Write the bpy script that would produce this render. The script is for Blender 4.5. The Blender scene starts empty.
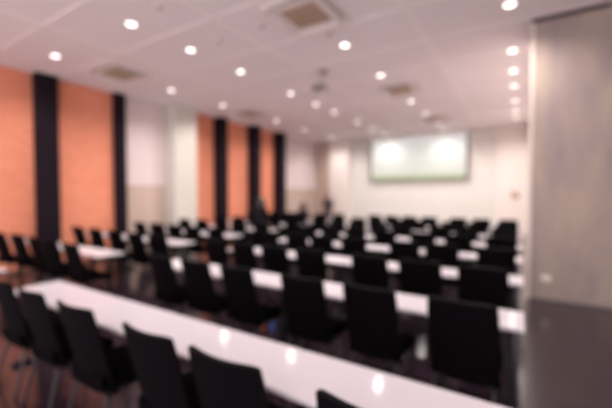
import bpy, bmesh, math, random
from mathutils import Vector, Matrix
random.seed(7)
S = bpy.context.scene
C = S.collection
PI = math.pi

# ------------------------------------------------------------------ camera
FPX = 345.0
CAMZ = 1.68
YAW = math.atan(214.0 / FPX)
PITCH = math.atan(11.0 / FPX)
cam_d = bpy.data.cameras.new('camera')
cam = bpy.data.objects.new('camera', cam_d)
C.objects.link(cam)
cam.location = (0, 0, CAMZ)
cam.rotation_euler = (PI / 2 - PITCH, 0, YAW)
cam_d.sensor_width = 36.0
cam_d.lens = FPX / 612.0 * 36.0
cam_d.clip_start = 0.05
cam_d.dof.use_dof = True            # the photograph is thrown out of focus by the lens
cam_d.dof.focus_distance = 0.50
cam_d.dof.aperture_fstop = 1.5
S.camera = cam

# ------------------------------------------------------------------ world + exposure
W = bpy.data.worlds.new('world')
S.world = W
W.use_nodes = True
W.node_tree.nodes['Background'].inputs[0].default_value = (1.0, 0.93, 0.95, 1)
W.node_tree.nodes['Background'].inputs[1].default_value = 1.9
S.view_settings.view_transform = 'Standard'
S.view_settings.look = 'None'
S.view_settings.gamma = 1.0
S.view_settings.use_curve_mapping = False
S.view_settings.exposure = 0.78
LAMP = 2.3                           # emission of each downlight lens
SPOT = 120.0                          # watts of the beam of each downlight

# ------------------------------------------------------------------ materials
def mat(name, col, rough=0.6, metal=0.0, spec=0.5, var=0.0, scale=3.0, stretch=(1, 1, 1), col2=None, bump=0.0):
    m = bpy.data.materials.new(name)
    m.use_nodes = True
    nt = m.node_tree
    b = nt.nodes['Principled BSDF']
    b.inputs['Base Color'].default_value = (*col, 1)
    b.inputs['Roughness'].default_value = rough
    b.inputs['Metallic'].default_value = metal
    b.inputs['Specular IOR Level'].default_value = spec
    if var > 0 or col2:
        tc = nt.nodes.new('ShaderNodeTexCoord')
        mp = nt.nodes.new('ShaderNodeMapping')
        mp.inputs['Scale'].default_value = stretch
        no = nt.nodes.new('ShaderNodeTexNoise')
        no.inputs['Scale'].default_value = scale
        no.inputs['Detail'].default_value = 5
        rp = nt.nodes.new('ShaderNodeValToRGB')
        rp.color_ramp.elements[0].position = 0.3
        rp.color_ramp.elements[1].position = 0.7
        c2 = col2 or tuple(c * (1 - var) for c in col)
        rp.color_ramp.elements[0].color = (*col, 1)
        rp.color_ramp.elements[1].color = (*c2, 1)
        nt.links.new(tc.outputs['Object'], mp.inputs[0])
        nt.links.new(mp.outputs[0], no.inputs[0])
        nt.links.new(no.outputs[0], rp.inputs[0])
        nt.links.new(rp.outputs[0], b.inputs['Base Color'])
        if bump:
            bp = nt.nodes.new('ShaderNodeBump')
            bp.inputs['Strength'].default_value = bump
            bp.inputs['Distance'].default_value = 0.01
            nt.links.new(no.outputs[0], bp.inputs['Height'])
            nt.links.new(bp.outputs[0], b.inputs['Normal'])
    return m

def emis(name, col, strength):
    m = bpy.data.materials.new(name)
    m.use_nodes = True
    nt = m.node_tree
    b = nt.nodes['Principled BSDF']
    b.inputs['Base Color'].default_value = (*col, 1)
    b.inputs['Emission Color'].default_value = (*col, 1)
    b.inputs['Emission Strength'].default_value = strength
    return m

def brick_mat():
    m = mat('orange_brick', (0.8, 0.23, 0.11), 0.75)
    nt = m.node_tree
    b = nt.nodes['Principled BSDF']
    tc = nt.nodes.new('ShaderNodeTexCoord')
    mp = nt.nodes.new('ShaderNodeMapping')
    mp.inputs['Rotation'].default_value = (0, -PI / 2, -PI / 2)
    sx = nt.nodes.new('ShaderNodeSeparateXYZ')
    cx = nt.nodes.new('ShaderNodeCombineXYZ')
    nt.links.new(tc.outputs['Object'], sx.inputs[0])
    nt.links.new(sx.outputs['Y'], cx.inputs['X'])
    nt.links.new(sx.outputs['Z'], cx.inputs['Y'])
    br = nt.nodes.new('ShaderNodeTexBrick')
    nt.links.new(cx.outputs[0], br.inputs['Vector'])
    br.inputs['Scale'].default_value = 1.0
    br.inputs['Brick Width'].default_value = 0.24
    br.inputs['Row Height'].default_value = 0.075
    br.inputs['Mortar Size'].default_value = 0.006
    br.inputs['Color1'].default_value = (0.78, 0.255, 0.145, 1)
    br.inputs['Color2'].default_value = (0.70, 0.21, 0.115, 1)
    br.inputs['Mortar'].default_value = (0.72, 0.36, 0.25, 1)
    nt.links.new(br.outputs['Color'], b.inputs['Base Color'])
    nt.nodes.remove(mp)
    return m

M = {}
M['floor'] = mat('polished_dark_floor', (0.020, 0.011, 0.017), 0.15, spec=0.60, col2=(0.028, 0.017, 0.023), scale=0.8)
M['ceil'] = mat('ceiling_board', (0.84, 0.745, 0.75), 0.85, col2=(0.81, 0.715, 0.72), scale=0.5)
M['ceil_strip'] = mat('ceiling_strip', (0.88, 0.78, 0.78), 0.8, var=0.03)
M['brick'] = brick_mat()
M['fin'] = mat('black_violet_fin', (0.010, 0.004, 0.010), 0.8, spec=0.2, var=0.3)
M['pink'] = mat('pink_plaster', (0.70, 0.58, 0.575), 0.85, var=0.04, scale=1.0)
M['tan'] = mat('tan_panel', (0.53, 0.40, 0.34), 0.7, var=0.08, scale=1.5)
M['cream'] = mat('cream_plaster', (0.60, 0.555, 0.50), 0.85, var=0.05, scale=1.0)
M['back'] = mat('back_wall_paint', (0.70, 0.66, 0.625), 0.85, var=0.04, scale=0.8)
M['warmwhite'] = mat('warm_white_paint', (0.78, 0.69, 0.65), 0.8, var=0.03, scale=0.8)
M['concrete'] = mat('concrete', (0.38, 0.295, 0.24), 0.8, col2=(0.26, 0.20, 0.205), scale=1.7, stretch=(1.8, 1.8, 0.6), bump=0.3)
M['edge'] = mat('corner_bead', (0.62, 0.52, 0.46), 0.6, var=0.04)
M['gap'] = mat('shadow_gap', (0.07, 0.05, 0.05), 0.8, var=0.1)
M['top'] = mat('white_laminate', (0.55, 0.50, 0.535), 0.09, spec=0.03, var=0.02, scale=6)
M['tedge'] = mat('white_edge_band', (0.55, 0.50, 0.53), 0.35, var=0.02)
M['steel'] = mat('dark_steel', (0.035, 0.03, 0.035), 0.35, metal=0.6, var=0.15)
M['plastic'] = mat('black_plastic', (0.003, 0.002, 0.003), 0.6, spec=0.05, var=0.2, scale=20)
M['fabric'] = mat('black_fabric', (0.003, 0.002, 0.003), 0.9, spec=0.03, var=0.3, scale=60)
M['rubber'] = mat('rubber', (0.01, 0.01, 0.01), 0.8, var=0.2)
M['white'] = mat('white_enamel', (0.80, 0.70, 0.68), 0.4, var=0.02)
M['grille'] = mat('beige_grille', (0.52, 0.36, 0.26), 0.6, var=0.2, scale=8)
M['slot'] = mat('dark_slot', (0.22, 0.165, 0.145), 0.7, var=0.1)
M['lamp'] = emis('lamp_lens', (1.0, 0.90, 0.88), LAMP)
M['projector_grey'] = mat('projector_grey', (0.30, 0.25, 0.26), 0.5, var=0.1)
M['pale_grey'] = mat('pale_grey_plastic', (0.42, 0.36, 0.37), 0.5, var=0.05)
M['grey'] = mat('grey_metal', (0.16, 0.13, 0.135), 0.4, metal=0.3, var=0.1)
M['frame'] = mat('screen_case', (0.14, 0.11, 0.125), 0.5, var=0.05)
M['skin'] = mat('skin', (0.55, 0.27, 0.19), 0.5, var=0.06, scale=12)
M['hair_dark'] = mat('dark_hair', (0.012, 0.008, 0.008), 0.5, var=0.3, scale=40)
M['hair_brown'] = mat('brown_hair', (0.06, 0.022, 0.015), 0.5, var=0.3, scale=40)
M['cloth_black'] = mat('black_cloth', (0.006, 0.004, 0.006), 0.9, spec=0.1, var=0.3, scale=30)
M['cloth_dark'] = mat('dark_cloth', (0.02, 0.014, 0.02), 0.85, var=0.3, scale=30)
M['cloth_grey'] = mat('grey_cloth', (0.07, 0.05, 0.06), 0.85, var=0.3, scale=30)
M['blue'] = mat('blue_plastic', (0.08, 0.17, 0.55), 0.35, var=0.1)
M['orange'] = mat('orange_plastic', (0.60, 0.16, 0.08), 0.35, var=0.1)
M['brass'] = mat('brown_plate', (0.42, 0.24, 0.15), 0.45, var=0.1)

# ------------------------------------------------------------------ helpers
def bx(bm, x0, x1, y0, y1, z0, z1, bev=0.0, seg=2, mtx=None):
    r = bmesh.ops.create_cube(bm, size=1.0)
    vs = r['verts']
    for v in vs:
        v.co = Vector(((x0 + x1) / 2 + v.co.x * (x1 - x0), (y0 + y1) / 2 + v.co.y * (y1 - y0), (z0 + z1) / 2 + v.co.z * (z1 - z0)))
        if mtx: v.co = mtx @ v.co
    if bev:
        es = list({e for v in vs for e in v.link_edges})
        bmesh.ops.bevel(bm, geom=es, offset=bev, segments=seg, affect='EDGES', profile=0.5)

def tube(bm, pts, r, n=10):
    """swept round bar through pts; r is a radius or a list"""
    pts = [Vector(p) for p in pts]
    rings = []
    for i, p in enumerate(pts):
        d = (pts[min(i + 1, len(pts) - 1)] - pts[max(i - 1, 0)]).normalized()
        a = d.cross(Vector((0, 0, 1)))
        if a.length < 1e-3: a = d.cross(Vector((0, 1, 0)))
        a.normalize(); b = d.cross(a).normalized()
        rr = r[i] if isinstance(r, (list, tuple)) else r
        rings.append([bm.verts.new(p + a * math.cos(t) * rr + b * math.sin(t) * rr) for t in [2 * PI * k / n for k in range(n)]])
    for A, B in zip(rings, rings[1:]):
        for k in range(n):
            bm.faces.new((A[k], A[(k + 1) % n], B[(k + 1) % n], B[k]))
    bm.faces.new(rings[0][::-1]); bm.faces.new(rings[-1])

def lathe(bm, prof, c=(0, 0, 0), n=24):
    rings = []
    for rr, z in prof:
        rings.append([bm.verts.new((c[0] + math.cos(2 * PI * k / n) * rr, c[1] + math.sin(2 * PI * k / n) * rr, c[2] + z)) for k in range(n)])
    for A, B in zip(rings, rings[1:]):
        for k in range(n):
            bm.faces.new((A[k], A[(k + 1) % n], B[(k + 1) % n], B[k]))
    bm.faces.new(rings[0][::-1]); bm.faces.new(rings[-1])

def shell(bm, f, nu, nv, th):
    """a curved sheet f(u,v) -> (point, normal) with thickness"""
    def grid(s):
        return [[bm.verts.new(f(i / nu, j / nv)[0] + f(i / nu, j / nv)[1] * s) for j in range(nv + 1)] for i in range(nu + 1)]
    A, B = grid(th / 2), grid(-th / 2)
    for i in range(nu):
        for j in range(nv):
            bm.faces.new((A[i][j], A[i + 1][j], A[i + 1][j + 1], A[i][j + 1]))
            bm.faces.new((B[i][j + 1], B[i + 1][j + 1], B[i + 1][j], B[i][j]))
    for i in range(nu):
        bm.faces.new((A[i][0], B[i][0], B[i + 1][0], A[i + 1][0]))
        bm.faces.new((A[i + 1][nv], B[i + 1][nv], B[i][nv], A[i][nv]))
    for j in range(nv):
        bm.faces.new((A[0][j + 1], B[0][j + 1], B[0][j], A[0][j]))
        bm.faces.new((A[nu][j], B[nu][j], B[nu][j + 1], A[nu][j + 1]))

def obj(name, bm, m, parent=None, smooth=True, loc=None):
    bmesh.ops.recalc_face_normals(bm, faces=bm.faces[:])
    me = bpy.data.meshes.new(name)
    bm.to_mesh(me); bm.free()
    if smooth:
        for p in me.polygons: p.use_smooth = True
        try: me.set_sharp_from_angle(angle=math.radians(40))
        except Exception: pass
    me.materials.append(m)
    o = bpy.data.objects.new(name, me)
    C.objects.link(o)
    if parent: o.parent = parent
    if loc: o.location = loc
    return o

def thing(name, label, cat, loc=(0, 0, 0), rz=0, group=None):
    o = bpy.data.objects.new(name, None)
    C.objects.link(o)
    o.empty_display_size = 0.1
    o.location = loc; o.rotation_euler = (0, 0, rz)
    tag(o, label, cat, group)
    return o

def tag(o, label, cat, group=None):
    o['label'] = label; o['category'] = cat
    if group: o['group'] = group
    return o

def dup(root, loc, rz=0, label=None, group=None):
    r = root.copy(); C.objects.link(r); r.location = loc; r.rotation_euler = (0, 0, rz)
    if label: r['label'] = label
    if group: r['group'] = group
    for ch in list(root.children):
        c = ch.copy(); C.objects.link(c); c.parent = r
        for g in ch.children:
            d = g.copy(); C.objects.link(d); d.parent = c
    return r

def struct(name, bm, m, smooth=False):
    o = obj(name, bm, m, None, smooth)
    o['kind'] = 'structure'
    return o

def sbox(name, m, *a, bev=0.0):
    bm = bmesh.new(); bx(bm, *a, bev=bev)
    return struct(name, bm, m)

# ------------------------------------------------------------------ setting
XL, XR, YB, CH = -9.4, 0.12, 16.2, 4.38
YP = 6.50                                     # face of the concrete wall
YF = -2.5
sbox('floor', M['floor'], XL - 0.3, 5.2, YF, YB + 0.3, -0.2, 0)
sbox('ceiling', M['ceil'], XL - 0.3, 5.2, YF, YB + 0.3, CH, CH + 0.25)
# ceiling strips (slightly proud light bands between the boards)
bm = bmesh.new()
for x in (-9.1, -6.57, -4.03, -1.45, 1.1, 3.6):
    bx(bm, x - 0.065, x + 0.065, YF, (YB if x < 0 else YP), CH - 0.012, CH)
struct('trim_1', bm, M['ceil_strip'])
bm = bmesh.new()
for k in range(-1, 12):
    y = 1.31 + k * 1.27
    bx(bm, XL, (0.42 if y > YP else 5.0), y - 0.04, y + 0.04, CH - 0.010, CH)
struct('trim_2', bm, M['ceil_strip'])

# left wall : brick bays, plaster bays, black fins, pillar
def wl(y0, y1, z0, z1, m, x=XL):
    return sbox('wall_left', m, x - 0.25, x, y0, y1, z0, z1)
wl(YF, 5.42, 0, CH, M['brick'])
wl(5.42, 6.82, 1.91, CH, M['pink'])
wl(5.42, 6.82, 0, 1.91, M['tan'], XL + 0.012)
wl(6.82, 7.75, 0, CH, M['cream'])
wl(7.75, 12.55, 0, CH, M['brick'])
wl(12.55, YB, 1.91, CH, M['pink'])
wl(12.55, YB, 0, 1.91, M['tan'], XL + 0.012)
sbox('trim_3', M['cream'], XL, XL + 0.48, 6.84, 7.68, 0, CH, bev=0.01)     # plaster pillar
n = 4
def fin(y0, w, p):
    """folded black drape / fin standing off the wall"""
    global n
    bm = bmesh.new()
    bx(bm, XL, XL + p, y0, y0 + w, 0, CH, bev=0.015)
    k = 0
    while k < 3:                                            # three vertical ribs on its faces
        yy = y0 + w * (0.2 + 0.3 * k)
        bx(bm, XL + p, XL + p + 0.012, yy - 0.018, yy + 0.018, 0, CH)
        k += 1
    struct('trim_%d' % n, bm, M['fin'])
    n += 1
for y0, w, p in ((0.9, 0.30, 0.25), (3.42, 0.42, 0.27), (5.22, 0.30, 0.16), (8.83, 0.36, 0.38), (10.64, 0.41, 0.40), (12.36, 0.46, 0.40)):
    fin(y0, w, p)

# back wall
sbox('wall_back', M['back'], XL - 0.25, 0.7, YB, YB + 0.25, 0, CH)
sbox('trim_%d' % n, M['tan'], XL, -8.55, YB - 0.02, YB, 0, CH); n += 1
sbox('trim_%d' % n, M['warmwhite'], -8.5, -7.35, YB - 0.22, YB, 0, CH, bev=0.01); n += 1
sbox('trim_%d' % n, M['warmwhite'], -0.84, 0.42, YB - 0.05, YB, 0, CH); n += 1
# right-hand concrete wall
sbox('wall_right', M['concrete'], XR, 5.2, YP, 7.4, 0, CH)
sbox('wall_right', M['warmwhite'], 0.42, 0.7, 7.4, YB + 0.25, 0, CH)
sbox('trim_%d' % n, M['edge'], XR - 0.012, XR + 0.035, YP - 0.012, YP + 0.04, 0, CH - 0.06); n += 1
sbox('trim_%d' % n, M['gap'], XR - 0.01, 5.2, YP - 0.02, YP + 0.02, CH - 0.065, CH); n += 1
sbox('wall_right', M['concrete'], 5.2, 5.4, YF, YB + 0.25, 0, CH)
sbox('baseboard_back', M['grey'], XL, 0.42, YB - 0.015, YB, 0, 0.1)
sbox('baseboard_right', M['grey'], XR, 5.2, YP - 0.01, YP, 0, 0.04)

# ------------------------------------------------------------------ projection screen
sc = thing('projection_screen', 'wide white projection screen with painted glow on the back wall above the last row', 'screen', (-4.07, YB - 0.12, 2.27))
bm = bmesh.new(); bx(bm, -2.11, 2.11, -0.003, 0.003, 0.03, 1.97)
scm = bpy.data.materials.new('screen_painted_glow'); scm.use_nodes = True
nt = scm.node_tree; b = nt.nodes['Principled BSDF']
tc = nt.nodes.new('ShaderNodeTexCoord'); sx = nt.nodes.new('ShaderNodeSeparateXYZ')
nt.links.new(tc.outputs['Object'], sx.inputs[0])
r1 = nt.nodes.new('ShaderNodeValToRGB')
mr = nt.nodes.new('ShaderNodeMapRange'); mr.inputs['From Min'].default_value = 0; mr.inputs['From Max'].default_value = 2.0
nt.links.new(sx.outputs['Z'], mr.inputs['Value']); nt.links.new(mr.outputs[0], r1.inputs[0])
e = r1.color_ramp.elements
e[0].position = 0.0; e[0].color = (0.26, 0.31, 0.17, 1)
e[1].position = 0.09; e[1].color = (0.36, 0.41, 0.27, 1)
a = e.new(0.15); a.color = (0.52, 0.53, 0.48, 1)
a = e.new(0.45); a.color = (0.56, 0.57, 0.53, 1)
a = e.new(1.0); a.color = (0.66, 0.65, 0.64, 1)
nt.links.new(r1.outputs[0], b.inputs['Emission Color'])
b.inputs['Emission Strength'].default_value = 0.42  # added glow stands in for downlight falling on the plain sheet
hs = nt.nodes.new('ShaderNodeHueSaturation'); hs.inputs['Value'].default_value = 0.55
nt.links.new(r1.outputs[0], hs.inputs['Color']); nt.links.new(hs.outputs[0], b.inputs['Base Color'])
b.inputs['Roughness'].default_value = 0.8
obj('screen_sheet', bm, scm, sc, False)
bm = bmesh.new()
for s in (-1, 1): bx(bm, s * 2.15 - 0.035, s * 2.15 + 0.035, -0.03, 0.02, 0.0, 1.98, bev=0.004)
bx(bm, -2.2, 2.2, -0.012, 0.012, 0.0, 0.03)
obj('border', bm, M['frame'], sc)
bm = bmesh.new(); bx(bm, -2.25, 2.25, -0.10, 0.10, 1.96, 2.10, bev=0.02)
obj('housing', bm, M['white'], sc)

# ------------------------------------------------------------------ downlights
def lamp_proto():
    t = thing('ceiling_downlight', 'x', 'ceiling light', (0, 0, CH))
    bm = bmesh.new()
    lathe(bm, [(0.072, -0.002), (0.105, -0.002), (0.105, -0.010), (0.098, -0.016), (0.082, -0.018), (0.072, -0.012)], n=28)
    obj('rim', bm, M['white'], t)
    bm = bmesh.new()
    lathe(bm, [(0.0005, -0.008), (0.074, -0.008), (0.074, -0.015), (0.0005, -0.019)], n=28)
    obj('lens', bm, M['lamp'], t)
    ld = bpy.data.lights.new('beam', 'SPOT')
    ld.energy = SPOT; ld.spot_size = math.radians(156); ld.spot_blend = 1.0; ld.shadow_soft_size = 0.05
    ld.color = (1.0, 0.93, 0.89)
    lo = bpy.data.objects.new('beam', ld); C.objects.link(lo); lo.parent = t; lo.location = (0, 0, -0.08)
    return t
L0 = lamp_proto()
ords = ['first', 'second', 'third', 'fourth', 'fifth', 'sixth', 'seventh', 'eighth', 'ninth', 'tenth', 'eleventh', 'twelfth']
cols = [(-0.17, [3.26, 5.80, 7.67, 8.94, 10.19, 11.84, 13.4, 14.6], 'line hugging the concrete wall'),
        (-2.76, [3.26, 5.79, 7.69, 10.31, 12.13, 14.12, 15.35], 'line running towards the screen'),
        (-5.31, [3.28, 4.45, 5.81, 7.78, 9.12, 10.33, 12.24, 13.88, 15.39], 'line down the middle of the ceiling'),
        (-7.80, [3.24, 5.89, 7.73, 10.45, 12.34, 14.86], 'line beside the brick wall')]
first = True
for X, ys, where in cols:
    for i, y in enumerate(ys):
        lab = 'round recessed downlight, %s nearest the camera in the %s' % (ords[i], where)
        if first:
            L0.location = (X, y, CH); L0['label'] = lab; L0['group'] = 'downlights in the ' + where; first = False
        else:
            dup(L0, (X, y, CH), 0, lab, 'downlights in the ' + where)

# ------------------------------------------------------------------ ceiling cassettes
def cassette_proto():
    t = thing('air_conditioning_cassette', 'x', 'air conditioner', (0, 0, CH))
    bm = bmesh.new()
    o_, i_ = 0.50, 0.46
    bx(bm, -o_, o_, -o_, o_, -0.035, -0.001, bev=0.012)
    obj('panel', bm, M['white'], t, False)
    for k in range(4):
        R_ = Matrix.Rotation(k * PI / 2, 4, 'Z')
        bm = bmesh.new()
        bx(bm, -0.36, 0.36, 0.385, 0.465, -0.044, -0.034, bev=0.003, mtx=R_)
        sl = obj('air_slot', bm, M['slot'], t)
        bm = bmesh.new()
        bx(bm, -0.355, 0.355, -0.045, 0.045, -0.004, 0.004, bev=0.002, mtx=R_ @ Matrix.Translation((0, 0.425, -0.062)) @ Matrix.Rotation(-0.42, 4, 'X'))
        obj('louvre', bm, M['white'], sl)
    bm = bmesh.new()
    bx(bm, -0.29, 0.29, -0.29, 0.29, -0.05, -0.034, bev=0.008)
    for k in range(11):
        x = -0.25 + 0.05 * k
        bx(bm, x - 0.006, x + 0.006, -0.27, 0.27, -0.058, -0.048)
    obj('grille', bm, M['grille'], t)
    return t
A0 = cassette_proto()
spots = [(-2.78, 4.48, 'large square air conditioning cassette in the ceiling, nearest the camera'),
         (-7.70, 4.47, 'square air conditioning cassette over the near left brick bays'),
         (-2.70, 8.98, 'air conditioning cassette in the line towards the screen, second from the camera'),
         (-7.80, 8.98, 'air conditioning cassette beside the far brick bays, past the pillar'),
         (-2.69, 13.26, 'smallest looking air conditioning cassette, just in front of the screen')]
for i, (x, y, lab) in enumerate(spots):
    if i == 0: A0.location = (x, y, CH); A0['label'] = lab; A0['group'] = 'ceiling cassettes'
    else: dup(A0, (x, y, CH), 0, lab, 'ceiling cassettes')

# small ceiling fittings
def det_proto():
    t = thing('smoke_detector', 'x', 'detector', (0, 0, CH))
    bm = bmesh.new(); lathe(bm, [(0.065, 0), (0.065, -0.012), (0.055, -0.02), (0.02, -0.022)], n=20)
    obj('base', bm, M['white'], t)
    bm = bmesh.new(); lathe(bm, [(0.04, -0.02), (0.04, -0.04), (0.028, -0.05), (0.008, -0.052)], n=20)
    obj('sensor', bm, M['pale_grey'], t)
    return t
D0 = det_proto()
for i, (x, y, lab) in enumerate([(-4.47, 3.18, 'small round detector on the ceiling near the top left downlight'),
                                 (-3.59, 4.42, 'small round ceiling detector just left of the nearest air cassette'),
                                 (-4.55, 4.42, 'small round ceiling detector beside the second downlight of the middle line'),
                                 (-2.78, 5.22, 'small round ceiling detector just before a downlight near the cassette')]):
    if i == 0: D0.location = (x, y, CH); D0['label'] = lab
    else: dup(D0, (x, y, CH), 0, lab)
    
# ceiling projector on its arm
pj = thing('ceiling_projector', 'grey projector hanging from the middle of the ceiling on an angled arm', 'projector', (-3.74, 6.75, CH))
bm = bmesh.new(); bx(bm, -0.09, 0.09, -0.09, 0.09, -0.05, -0.001, bev=0.01); obj('ceiling_plate', bm, M['projector_grey'], pj)
bm = bmesh.new(); tube(bm, [(0, 0, -0.04), (0, 0, -0.10), (-0.09, 0, -0.24), (-0.12, 0, -0.30)], 0.022); obj('arm', bm, M['projector_grey'], pj)
bm = bmesh.new(); bx(bm, -0.26, 0.02, -0.13, 0.15, -0.40, -0.29, bev=0.02); body = obj('projector_body', bm, M['projector_grey'], pj)
bm = bmesh.new(); tube(bm, [(-0.18, 0.14, -0.345), (-0.18, 0.18, -0.345)], 0.035, 16); obj('lens', bm, M['plastic'], body)

# wall fittings
so = thing('wall_socket', 'small white double socket low on the concrete wall', 'socket', (0.365, YP, 0.35))
bm = bmesh.new(); bx(bm, -0.06, 0.06, -0.014, -0.0005, -0.045, 0.045, bev=0.004); obj('plate', bm, M['warmwhite'], so)
bm = bmesh.new()
for s in (-0.028, 0.028): bx(bm, s - 0.017, s + 0.017, -0.018, -0.013, -0.017, 0.017, bev=0.002)
obj('outlet', bm, M['white'], so)
pl = thing('wall_plate', 'small brown plate on the warm white wall right of the screen', 'wall plate', (-0.17, YB - 0.05, 1.60))
bm = bmesh.new(); bx(bm, -0.13, 0.13, -0.03, -0.0005, -0.13, 0.13, bev=0.01); obj('plate', bm, M['brass'], pl)
bm = bmesh.new(); bx(bm, -0.06, 0.06, -0.04, -0.029, -0.05, 0.05, bev=0.006); obj('button', bm, M['white'], pl)

# ------------------------------------------------------------------ tables
def table_proto(L):
    t = thing('conference_table', 'x', 'table')
    D = 0.42
    bm = bmesh.new(); bx(bm, 0.002, L - 0.002, -D / 2 + 0.003, D / 2 - 0.003, 0.718, 0.74, bev=0.003)
    top = obj('tabletop', bm, M['top'], t, False)
    bm = bmesh.new()
    for s in (-1, 1): bx(bm, 0.001, L - 0.001, s * D / 2 - 0.003, s * D / 2 + 0.003, 0.717, 0.738, bev=0.001)
    obj('edge_band', bm, M['tedge'], top)
    for x in (0.07, L - 0.07):
        bm = bmesh.new()
        bx(bm, x - 0.03, x + 0.03, -0.03, 0.03, 0.03, 0.69, bev=0.008)
        bx(bm, x - 0.028, x + 0.028, -0.20, 0.20, 0.685, 0.718, bev=0.006)
        lg = obj('leg', bm, M['steel'], t)
        bm = bmesh.new(); bx(bm, x - 0.03, x + 0.03, -0.23, 0.23, 0.008, 0.04, bev=0.01)
        for s in (-1, 1): bx(bm, x - 0.02, x + 0.02, s * 0.21 - 0.02, s * 0.21 + 0.02, 0.0, 0.012)
        obj('foot', bm, M['steel'], lg)
    bm = bmesh.new(); tube(bm, [(0.09, 0, 0.66), (L - 0.09, 0, 0.66)], 0.018); obj('crossbar', bm, M['steel'], t)
    return t
TL = 2.10
T0 = table_proto(TL); T1 = table_proto(1.36)

# ------------------------------------------------------------------ chair (back edge at origin, sitter faces +Y)
def chair_proto():
    t = thing('conference_chair', 'x', 'chair')
    # backrest: reclined, curved so the wings come forward, softly rounded top
    def fb(u, v):
        w = 0.225 - 0.004 * v - 0.006 * max(0, (v - 0.8) / 0.2) ** 2
        s = u * 2 - 1
        x = s * w
        y = 0.12 - 0.15 * v + 0.045 * s * s
        z = 0.36 + 0.60 * v - 0.010 * abs(s) ** 8 * v
        nrm = Vector((-0.4 * s, 1, 0.25)).normalized()
        return Vector((x, y, z)), nrm
    bm = bmesh.new(); shell(bm, fb, 14, 10, 0.022)
    bk = obj('backrest', bm, M['plastic'], t)
    def fp(u, v):
        p, nr = fb(0.06 + 0.88 * u, 0.10 + 0.82 * v)
        return p + nr * 0.017, nr
    bm = bmesh.new(); shell(bm, fp, 12, 8, 0.022); obj('back_pad', bm, M['fabric'], bk)
    def fs(u, v):
        s = u * 2 - 1
        z = 0.420 + 0.012 * s * s - 0.03 * max(0, (v - 0.75) / 0.25) ** 2 + 0.01 * (1 - v)
        return Vector((s * (0.215 - 0.02 * (1 - v)), 0.08 + 0.44 * v, z)), Vector((0, 0, 1))
    bm = bmesh.new(); shell(bm, fs, 12, 10, 0.10); obj('seat', bm, M['fabric'], t)
    bm = bmesh.new()
    tube(bm, [(-0.19, 0.10, 0.365), (-0.19, 0.46, 0.365)], 0.012)
    tube(bm, [(0.19, 0.10, 0.365), (0.19, 0.46, 0.365)], 0.012)
    tube(bm, [(-0.19, 0.14, 0.36), (0.19, 0.14, 0.36)], 0.012)
    tube(bm, [(-0.19, 0.42, 0.36), (0.19, 0.42, 0.36)], 0.012)
    obj('seat_frame', bm, M['steel'], t)
    for s in (-1, 1):
        for (ya, yb) in ((0.12, 0.03), (0.44, 0.49)):
            bm = bmesh.new()
            tube(bm, [(s * 0.19, ya, 0.36), (s * 0.205, (ya + yb) / 2, 0.2), (s * 0.215, yb, 0.012)], [0.013, 0.012, 0.011])
            lg = obj('leg', bm, M['steel'], t)
            bm = bmesh.new(); lathe(bm, [(0.016, 0), (0.016, 0.02), (0.012, 0.028)], (s * 0.215, yb, 0), 12)
            obj('rubber_foot', bm, M['rubber'], lg)
    return t
CH0 = chair_proto()

rown = ['front', 'second', 'third', 'fourth', 'fifth', 'sixth', 'seventh', 'rearmost']
tabY = [1.515, 2.985, 4.375, 5.72, 7.10, 8.50, 9.90, 11.3]       # table centre lines
ctr = ['leftmost', 'second', 'third', 'fourth', 'fifth', 'sixth', 'seventh']
centre_x = [-4.0, -3.43, -2.86, -2.28, -1.48, -0.907, -0.305]
left_x = [-8.15, -7.47, -6.80, -6.12, -5.46]
used = {'t0': False, 't1': False, 'c': False}
def put(flag, proto, loc, rz, label, group):
    if not used[flag]:
        used[flag] = True
        proto.location = loc; proto.rotation_euler = (0, 0, rz)
        proto['label'] = label; proto['group'] = group
        return proto
    return dup(proto, loc, rz, label, group)

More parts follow.
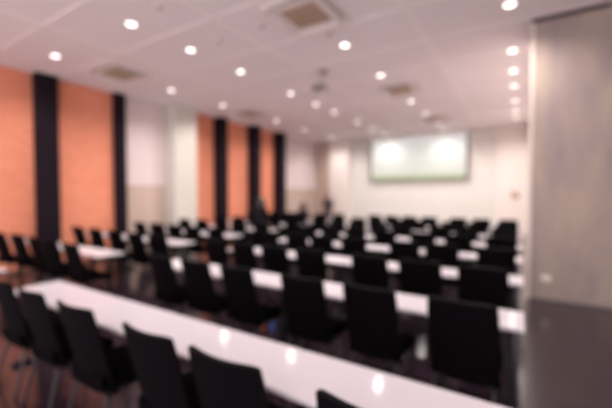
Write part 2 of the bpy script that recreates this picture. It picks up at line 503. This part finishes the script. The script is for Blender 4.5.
for r in range(8):
    Y = tabY[r]
    x1 = 0.0 if r == 0 else 0.045
    side = ('left', 'right')
    for k in (1, 0):
        put('t0', T0, (x1 - TL * (2 - k), Y, 0), 0,
            'white glossy table, %s half of the %s row in the centre block' % (side[k], rown[r]), 'tables of the centre block')
    lx = -5.30 if r == 0 else -5.28
    put('t0', T0, (lx - TL, Y - 0.09, 0), 0, 'white table at the aisle end of the %s row in the left block' % rown[r], 'tables of the left block')
    if r > 0:
        put('t1', T1, (lx - TL - 1.37, Y - 0.09, 0), 0, 'white table at the brick wall end of the %s row, left block' % rown[r], 'tables of the left block')
    # chairs; the top of each back leans out a little before the table's near edge
    cy = Y - 0.250 - (0.015 if r in (1, 2) else 0) - (0.19, 0.235, 0.36, 0.34, 0.32, 0.32, 0.32, 0.32)[r]
    if r == 0: xs = [-3.70, -3.12, -2.45, -1.675, -1.115, -0.41]
    elif r == 1: xs = [-3.57, -2.965, -2.37, -1.60, -0.986, -0.325]
    elif r == 2: xs = centre_x
    else: xs = [x + random.uniform(-0.04, 0.04) for x in centre_x[:-1]] + [-0.255]
    for i, x in enumerate(xs):
        rz = random.uniform(-0.05, 0.05) if r else random.uniform(-0.02, 0.02)
        yy = cy + (0 if r < 3 else random.uniform(-0.05, 0.0))
        pos = 'leftmost black chair' if i == 0 else ('rightmost black chair' if i == len(xs) - 1 else '%s black chair from the left' % ctr[i])
        put('c', CH0, (x, yy, 0), rz, '%s in the %s row of the centre block' % (pos, rown[r]), 'chairs of the centre block')
    if r > 0:
        for i, x in enumerate(left_x):
            xx = x + random.uniform(-0.05, 0.05) + (0.12 if r > 1 else 0)
            rz = random.uniform(0.0, 0.16)
            pos = ['black chair nearest the brick wall', 'second black chair from the brick wall', 'middle black chair', 'second black chair from the aisle', 'black chair nearest the aisle'][i]
            if r == 7 and i == 2: xx, rz = -6.88, 0.0
            ch = put('c', CH0, (xx, cy - 0.07 + random.uniform(-0.05, 0.02), 0), rz, '%s in the %s row of the left block' % (pos, rown[r]), 'chairs of the left block')
            if r == 7 and i == 2: seat_at, seat_rz = ch.location.copy(), rz

# ------------------------------------------------------------------ two small bottles on the floor behind the second row table
def bottle(loc, m, label):
    t = thing('drink_bottle', label, 'bottle', loc)
    bm = bmesh.new(); lathe(bm, [(0.030, 0), (0.034, 0.008), (0.034, 0.13), (0.028, 0.155), (0.013, 0.175), (0.013, 0.185)], n=20); obj('body', bm, m, t)
    bm = bmesh.new(); lathe(bm, [(0.016, 0.184), (0.016, 0.205), (0.012, 0.208)], n=16); obj('cap', bm, M['white'], t)
bottle((-2.56, 3.34, 0), M['blue'], 'small blue bottle standing on the floor behind the second row table')
bottle((-2.68, 3.31, 0), M['orange'], 'small orange bottle standing on the floor left of the blue one')

# ------------------------------------------------------------------ people
def skinned(name, verts, edges, radii, m, parent, sub=2, flat=None):
    me = bpy.data.meshes.new(name)
    me.from_pydata([Vector(v) for v in verts], edges, [])
    o = bpy.data.objects.new(name, me); C.objects.link(o)
    md = o.modifiers.new('s', 'SKIN'); md.use_smooth_shade = True
    sk = me.skin_vertices[0].data if me.skin_vertices else None
    if sk is None:
        bpy.context.view_layer.objects.active = o
        o.select_set(True); bpy.ops.mesh.customdata_skin_add(); sk = me.skin_vertices[0].data
    for i, r in enumerate(radii):
        sk[i].radius = r if isinstance(r, tuple) else (r, r)
    sk[0].use_root = True
    ms = o.modifiers.new('u', 'SUBSURF'); ms.levels = sub; ms.render_levels = sub
    bpy.context.view_layer.update()
    ev = o.evaluated_get(bpy.context.evaluated_depsgraph_get())
    nm = bpy.data.meshes.new_from_object(ev)
    bpy.data.objects.remove(o)
    nm.name = name
    nm.materials.clear(); nm.materials.append(m)
    for p in nm.polygons: p.use_smooth = True
    o = bpy.data.objects.new(name, nm); C.objects.link(o); o.parent = parent
    return o

def person(loc, rz, label, pose, hair, top, trousers, height=1.70):
    """one continuous body (skinned skeleton), hair, shirt and trousers as children; faces +Y"""
    k = height / 1.70
    t = thing('person', label, 'person', loc, rz)
    if pose == 'sit':
        hip = Vector((0, 0.10, 0.56)); lean = 0.04
    elif pose == 'bend':
        hip = Vector((0, -0.12, 0.90)); lean = 0.30
    else:
        hip = Vector((0, 0, 0.92)); lean = 0.0
    up = Vector((0, math.sin(lean), math.cos(lean)))
    chest = hip + up * 0.30; neck = hip + up * 0.50; 
    hd = neck + Vector((0, 0.03 + 0.05 * (lean > 0.1), 0.12)); crown = hd + Vector((0, 0.0, 0.11))
    V = [hip, hip + up * 0.15, chest, hip + up * 0.44, neck, neck + Vector((0, 0.015, 0.06)), hd, crown]
    R = [(0.15, 0.11), (0.13, 0.10), (0.16, 0.115), (0.12, 0.085), 0.055, 0.052, (0.086, 0.10), (0.068, 0.082)]
    E = [(0, 1), (1, 2), (2, 3), (3, 4), (4, 5), (5, 6), (6, 7)]
    def add(p, r, frm):
        V.append(Vector(p)); R.append(r); E.append((frm, len(V) - 1)); return len(V) - 1
    shv = [hip - up * 0.09, hip + up * 0.12, chest, hip + up * 0.43, hip + up * 0.50]
    shr = [(0.205, 0.165), (0.185, 0.15), (0.195, 0.155), (0.17, 0.14), (0.10, 0.095)]
    she = [(0, 1), (1, 2), (2, 3), (3, 4)]
    trv, trr, tre = [hip, hip + Vector((0, 0, 0.08))], [(0.195, 0.155), (0.175, 0.145)], [(0, 1)]
    for s in (-1, 1):
        sh = hip + up * 0.44 + Vector((s * 0.17, 0, 0))
        if pose == 'bend': el = sh + Vector((s * 0.05, 0.12, -0.27)); wr = el + Vector((0, 0.14, -0.20))
        elif pose == 'sit': el = sh + Vector((s * 0.05, 0.06, -0.28)); wr = el + Vector((-s * 0.06, 0.24, 0.02))
        else: el = sh + Vector((s * 0.05, -0.02, -0.28)); wr = el + Vector((-s * 0.01, 0.08, -0.25))
        a = add(sh, 0.058, 3); b_ = add(el, 0.043, a); c_ = add(wr, 0.028, b_)
        d = (wr - el).normalized(); palm = add(wr + d * 0.07, (0.038, 0.02), c_)
        sd = Vector((1, 0, 0)) - d * d.x; sd.normalize(); fw = d.cross(sd)
        for q, ln in enumerate((0.070, 0.080, 0.074, 0.058)):
            base = wr + d * 0.085 + sd * (q - 1.5) * 0.02
            f1 = add(base, 0.009, palm); f2 = add(base + d * ln * 0.5, 0.0085, f1); add(base + d * ln * 0.9 + fw * 0.015, 0.0075, f2)
        th = add(wr + d * 0.03 - sd * s * 0.04, 0.010, c_); add(wr + d * 0.075 - sd * s * 0.06, 0.009, th)
        i0 = len(shv); shv += [sh, el, wr - d * 0.03]; shr += [0.074, 0.058, 0.042]; she += [(3, i0), (i0, i0 + 1), (i0 + 1, i0 + 2)]
        hj = hip + Vector((s * 0.09, 0, -0.04))
        if pose == 'sit': kn = Vector((s * 0.11, 0.50, 0.52)); an = Vector((s * 0.11, 0.46, 0.09))
        elif pose == 'bend': kn = Vector((s * 0.10, 0.0, 0.49)); an = Vector((s * 0.10, -0.06, 0.09))
        else: kn = Vector((s * 0.10, 0.02, 0.49)); an = Vector((s * 0.11, -0.02, 0.09))
        a = add(hj, 0.088, 0); b_ = add(kn, 0.056, a); c_ = add(an, 0.038, b_)
        hl = add(an + Vector((0, -0.01, -0.05)), 0.036, c_); add(an + Vector((0, 0.15, -0.06)), (0.038, 0.026), hl)
        i0 = len(trv); trv += [hj, kn, an + Vector((0, 0, 0.01))]; trr += [0.102, 0.074, 0.058]; tre += [(0, i0), (i0, i0 + 1), (i0 + 1, i0 + 2)]
    sc_ = lambda L: [v * k for v in L]
    sr = lambda L: [((r[0] * k, r[1] * k) if isinstance(r, tuple) else r * k) for r in L]
    body = skinned('body', sc_(V), E, sr(R), M['skin'], t)
    # facial features
    hd, crown = hd * k, crown * k
    bm = bmesh.new()
    for s in (-1, 1):
        bmesh.ops.create_uvsphere(bm, u_segments=10, v_segments=8, radius=0.011, matrix=Matrix.Translation(hd + Vector((s * 0.031, 0.093, 0.022))))
    obj('eyes', bm, M['hair_dark'], t)
    bm = bmesh.new(); tube(bm, [hd + Vector((0, 0.083, 0.02)), hd + Vector((0, 0.100, -0.018)), hd + Vector((0, 0.090, -0.026))], [0.007, 0.014, 0.010]); obj('nose', bm, M['skin'], t)
    bm = bmesh.new(); tube(bm, [hd + Vector((-0.022, 0.082, -0.052)), hd + Vector((0, 0.089, -0.053)), hd + Vector((0.022, 0.082, -0.052))], [0.003, 0.007, 0.003]); obj('mouth', bm, M['orange'], t)
    bm = bmesh.new()
    for s in (-1, 1):
        bmesh.ops.create_uvsphere(bm, u_segments=10, v_segments=8, radius=1, matrix=Matrix.Translation(hd + Vector((s * 0.080, 0, 0.0))) @ Matrix.Diagonal((0.010, 0.018, 0.032, 1)))
    obj('ears', bm, M['skin'], t)
    # hair: a cap over skull and nape, open at the face
    bm = bmesh.new()
    c0 = hd + Vector((0, -0.012, 0.035))
    long = 0.20 if pose != 'stand' else 0.04
    nu, nv = 18, 12
    def fh(u, v):
        th = (u * 2 - 1) * PI * 0.70 - PI / 2        # leaves the face open
        ph = v * PI * 0.62
        p = Vector((math.cos(th) * math.sin(ph) * 0.105, math.sin(th) * math.sin(ph) * 0.118, math.cos(ph) * 0.118))
        if v > 0.8: p.z -= (v - 0.8) / 0.2 * long; p.y *= 1 - 0.1 * (v - 0.8)
        return c0 + p, p.normalized()
    shell(bm, fh, nu, nv, 0.03)
    obj('hair', bm, hair, t)
    skinned('shirt', sc_(shv), she, sr(shr), top, t)
    skinned('trousers', sc_(trv), tre, sr(trr), trousers, t)
    bm = bmesh.new()
    for s in (-1, 1):
        yb = {'sit': 0.46, 'bend': -0.06, 'stand': -0.02}[pose]
        bx(bm, k * s * 0.11 - 0.048, k * s * 0.11 + 0.048, k * yb - 0.07, k * yb + 0.20, 0.0, 0.075, bev=0.025)
    obj('shoes', bm, M['rubber'], t)
    return t

person((-6.13, 7.47, 0), 0.3, 'dark haired person in black leaning forward before the far black fins', 'bend', M['hair_dark'], M['cloth_black'], M['cloth_black'], 1.56)
person((seat_at.x, seat_at.y + 0.13, 0.0), seat_rz, 'brown haired person in dark clothes seated at the back of the left block', 'sit', M['hair_brown'], M['cloth_dark'], M['cloth_dark'], 1.70)
person((-7.98, 14.9, 0), PI + 0.5, 'person in dark clothes standing by the far left corner of the back wall', 'stand', M['hair_brown'], M['cloth_grey'], M['cloth_dark'], 1.74)
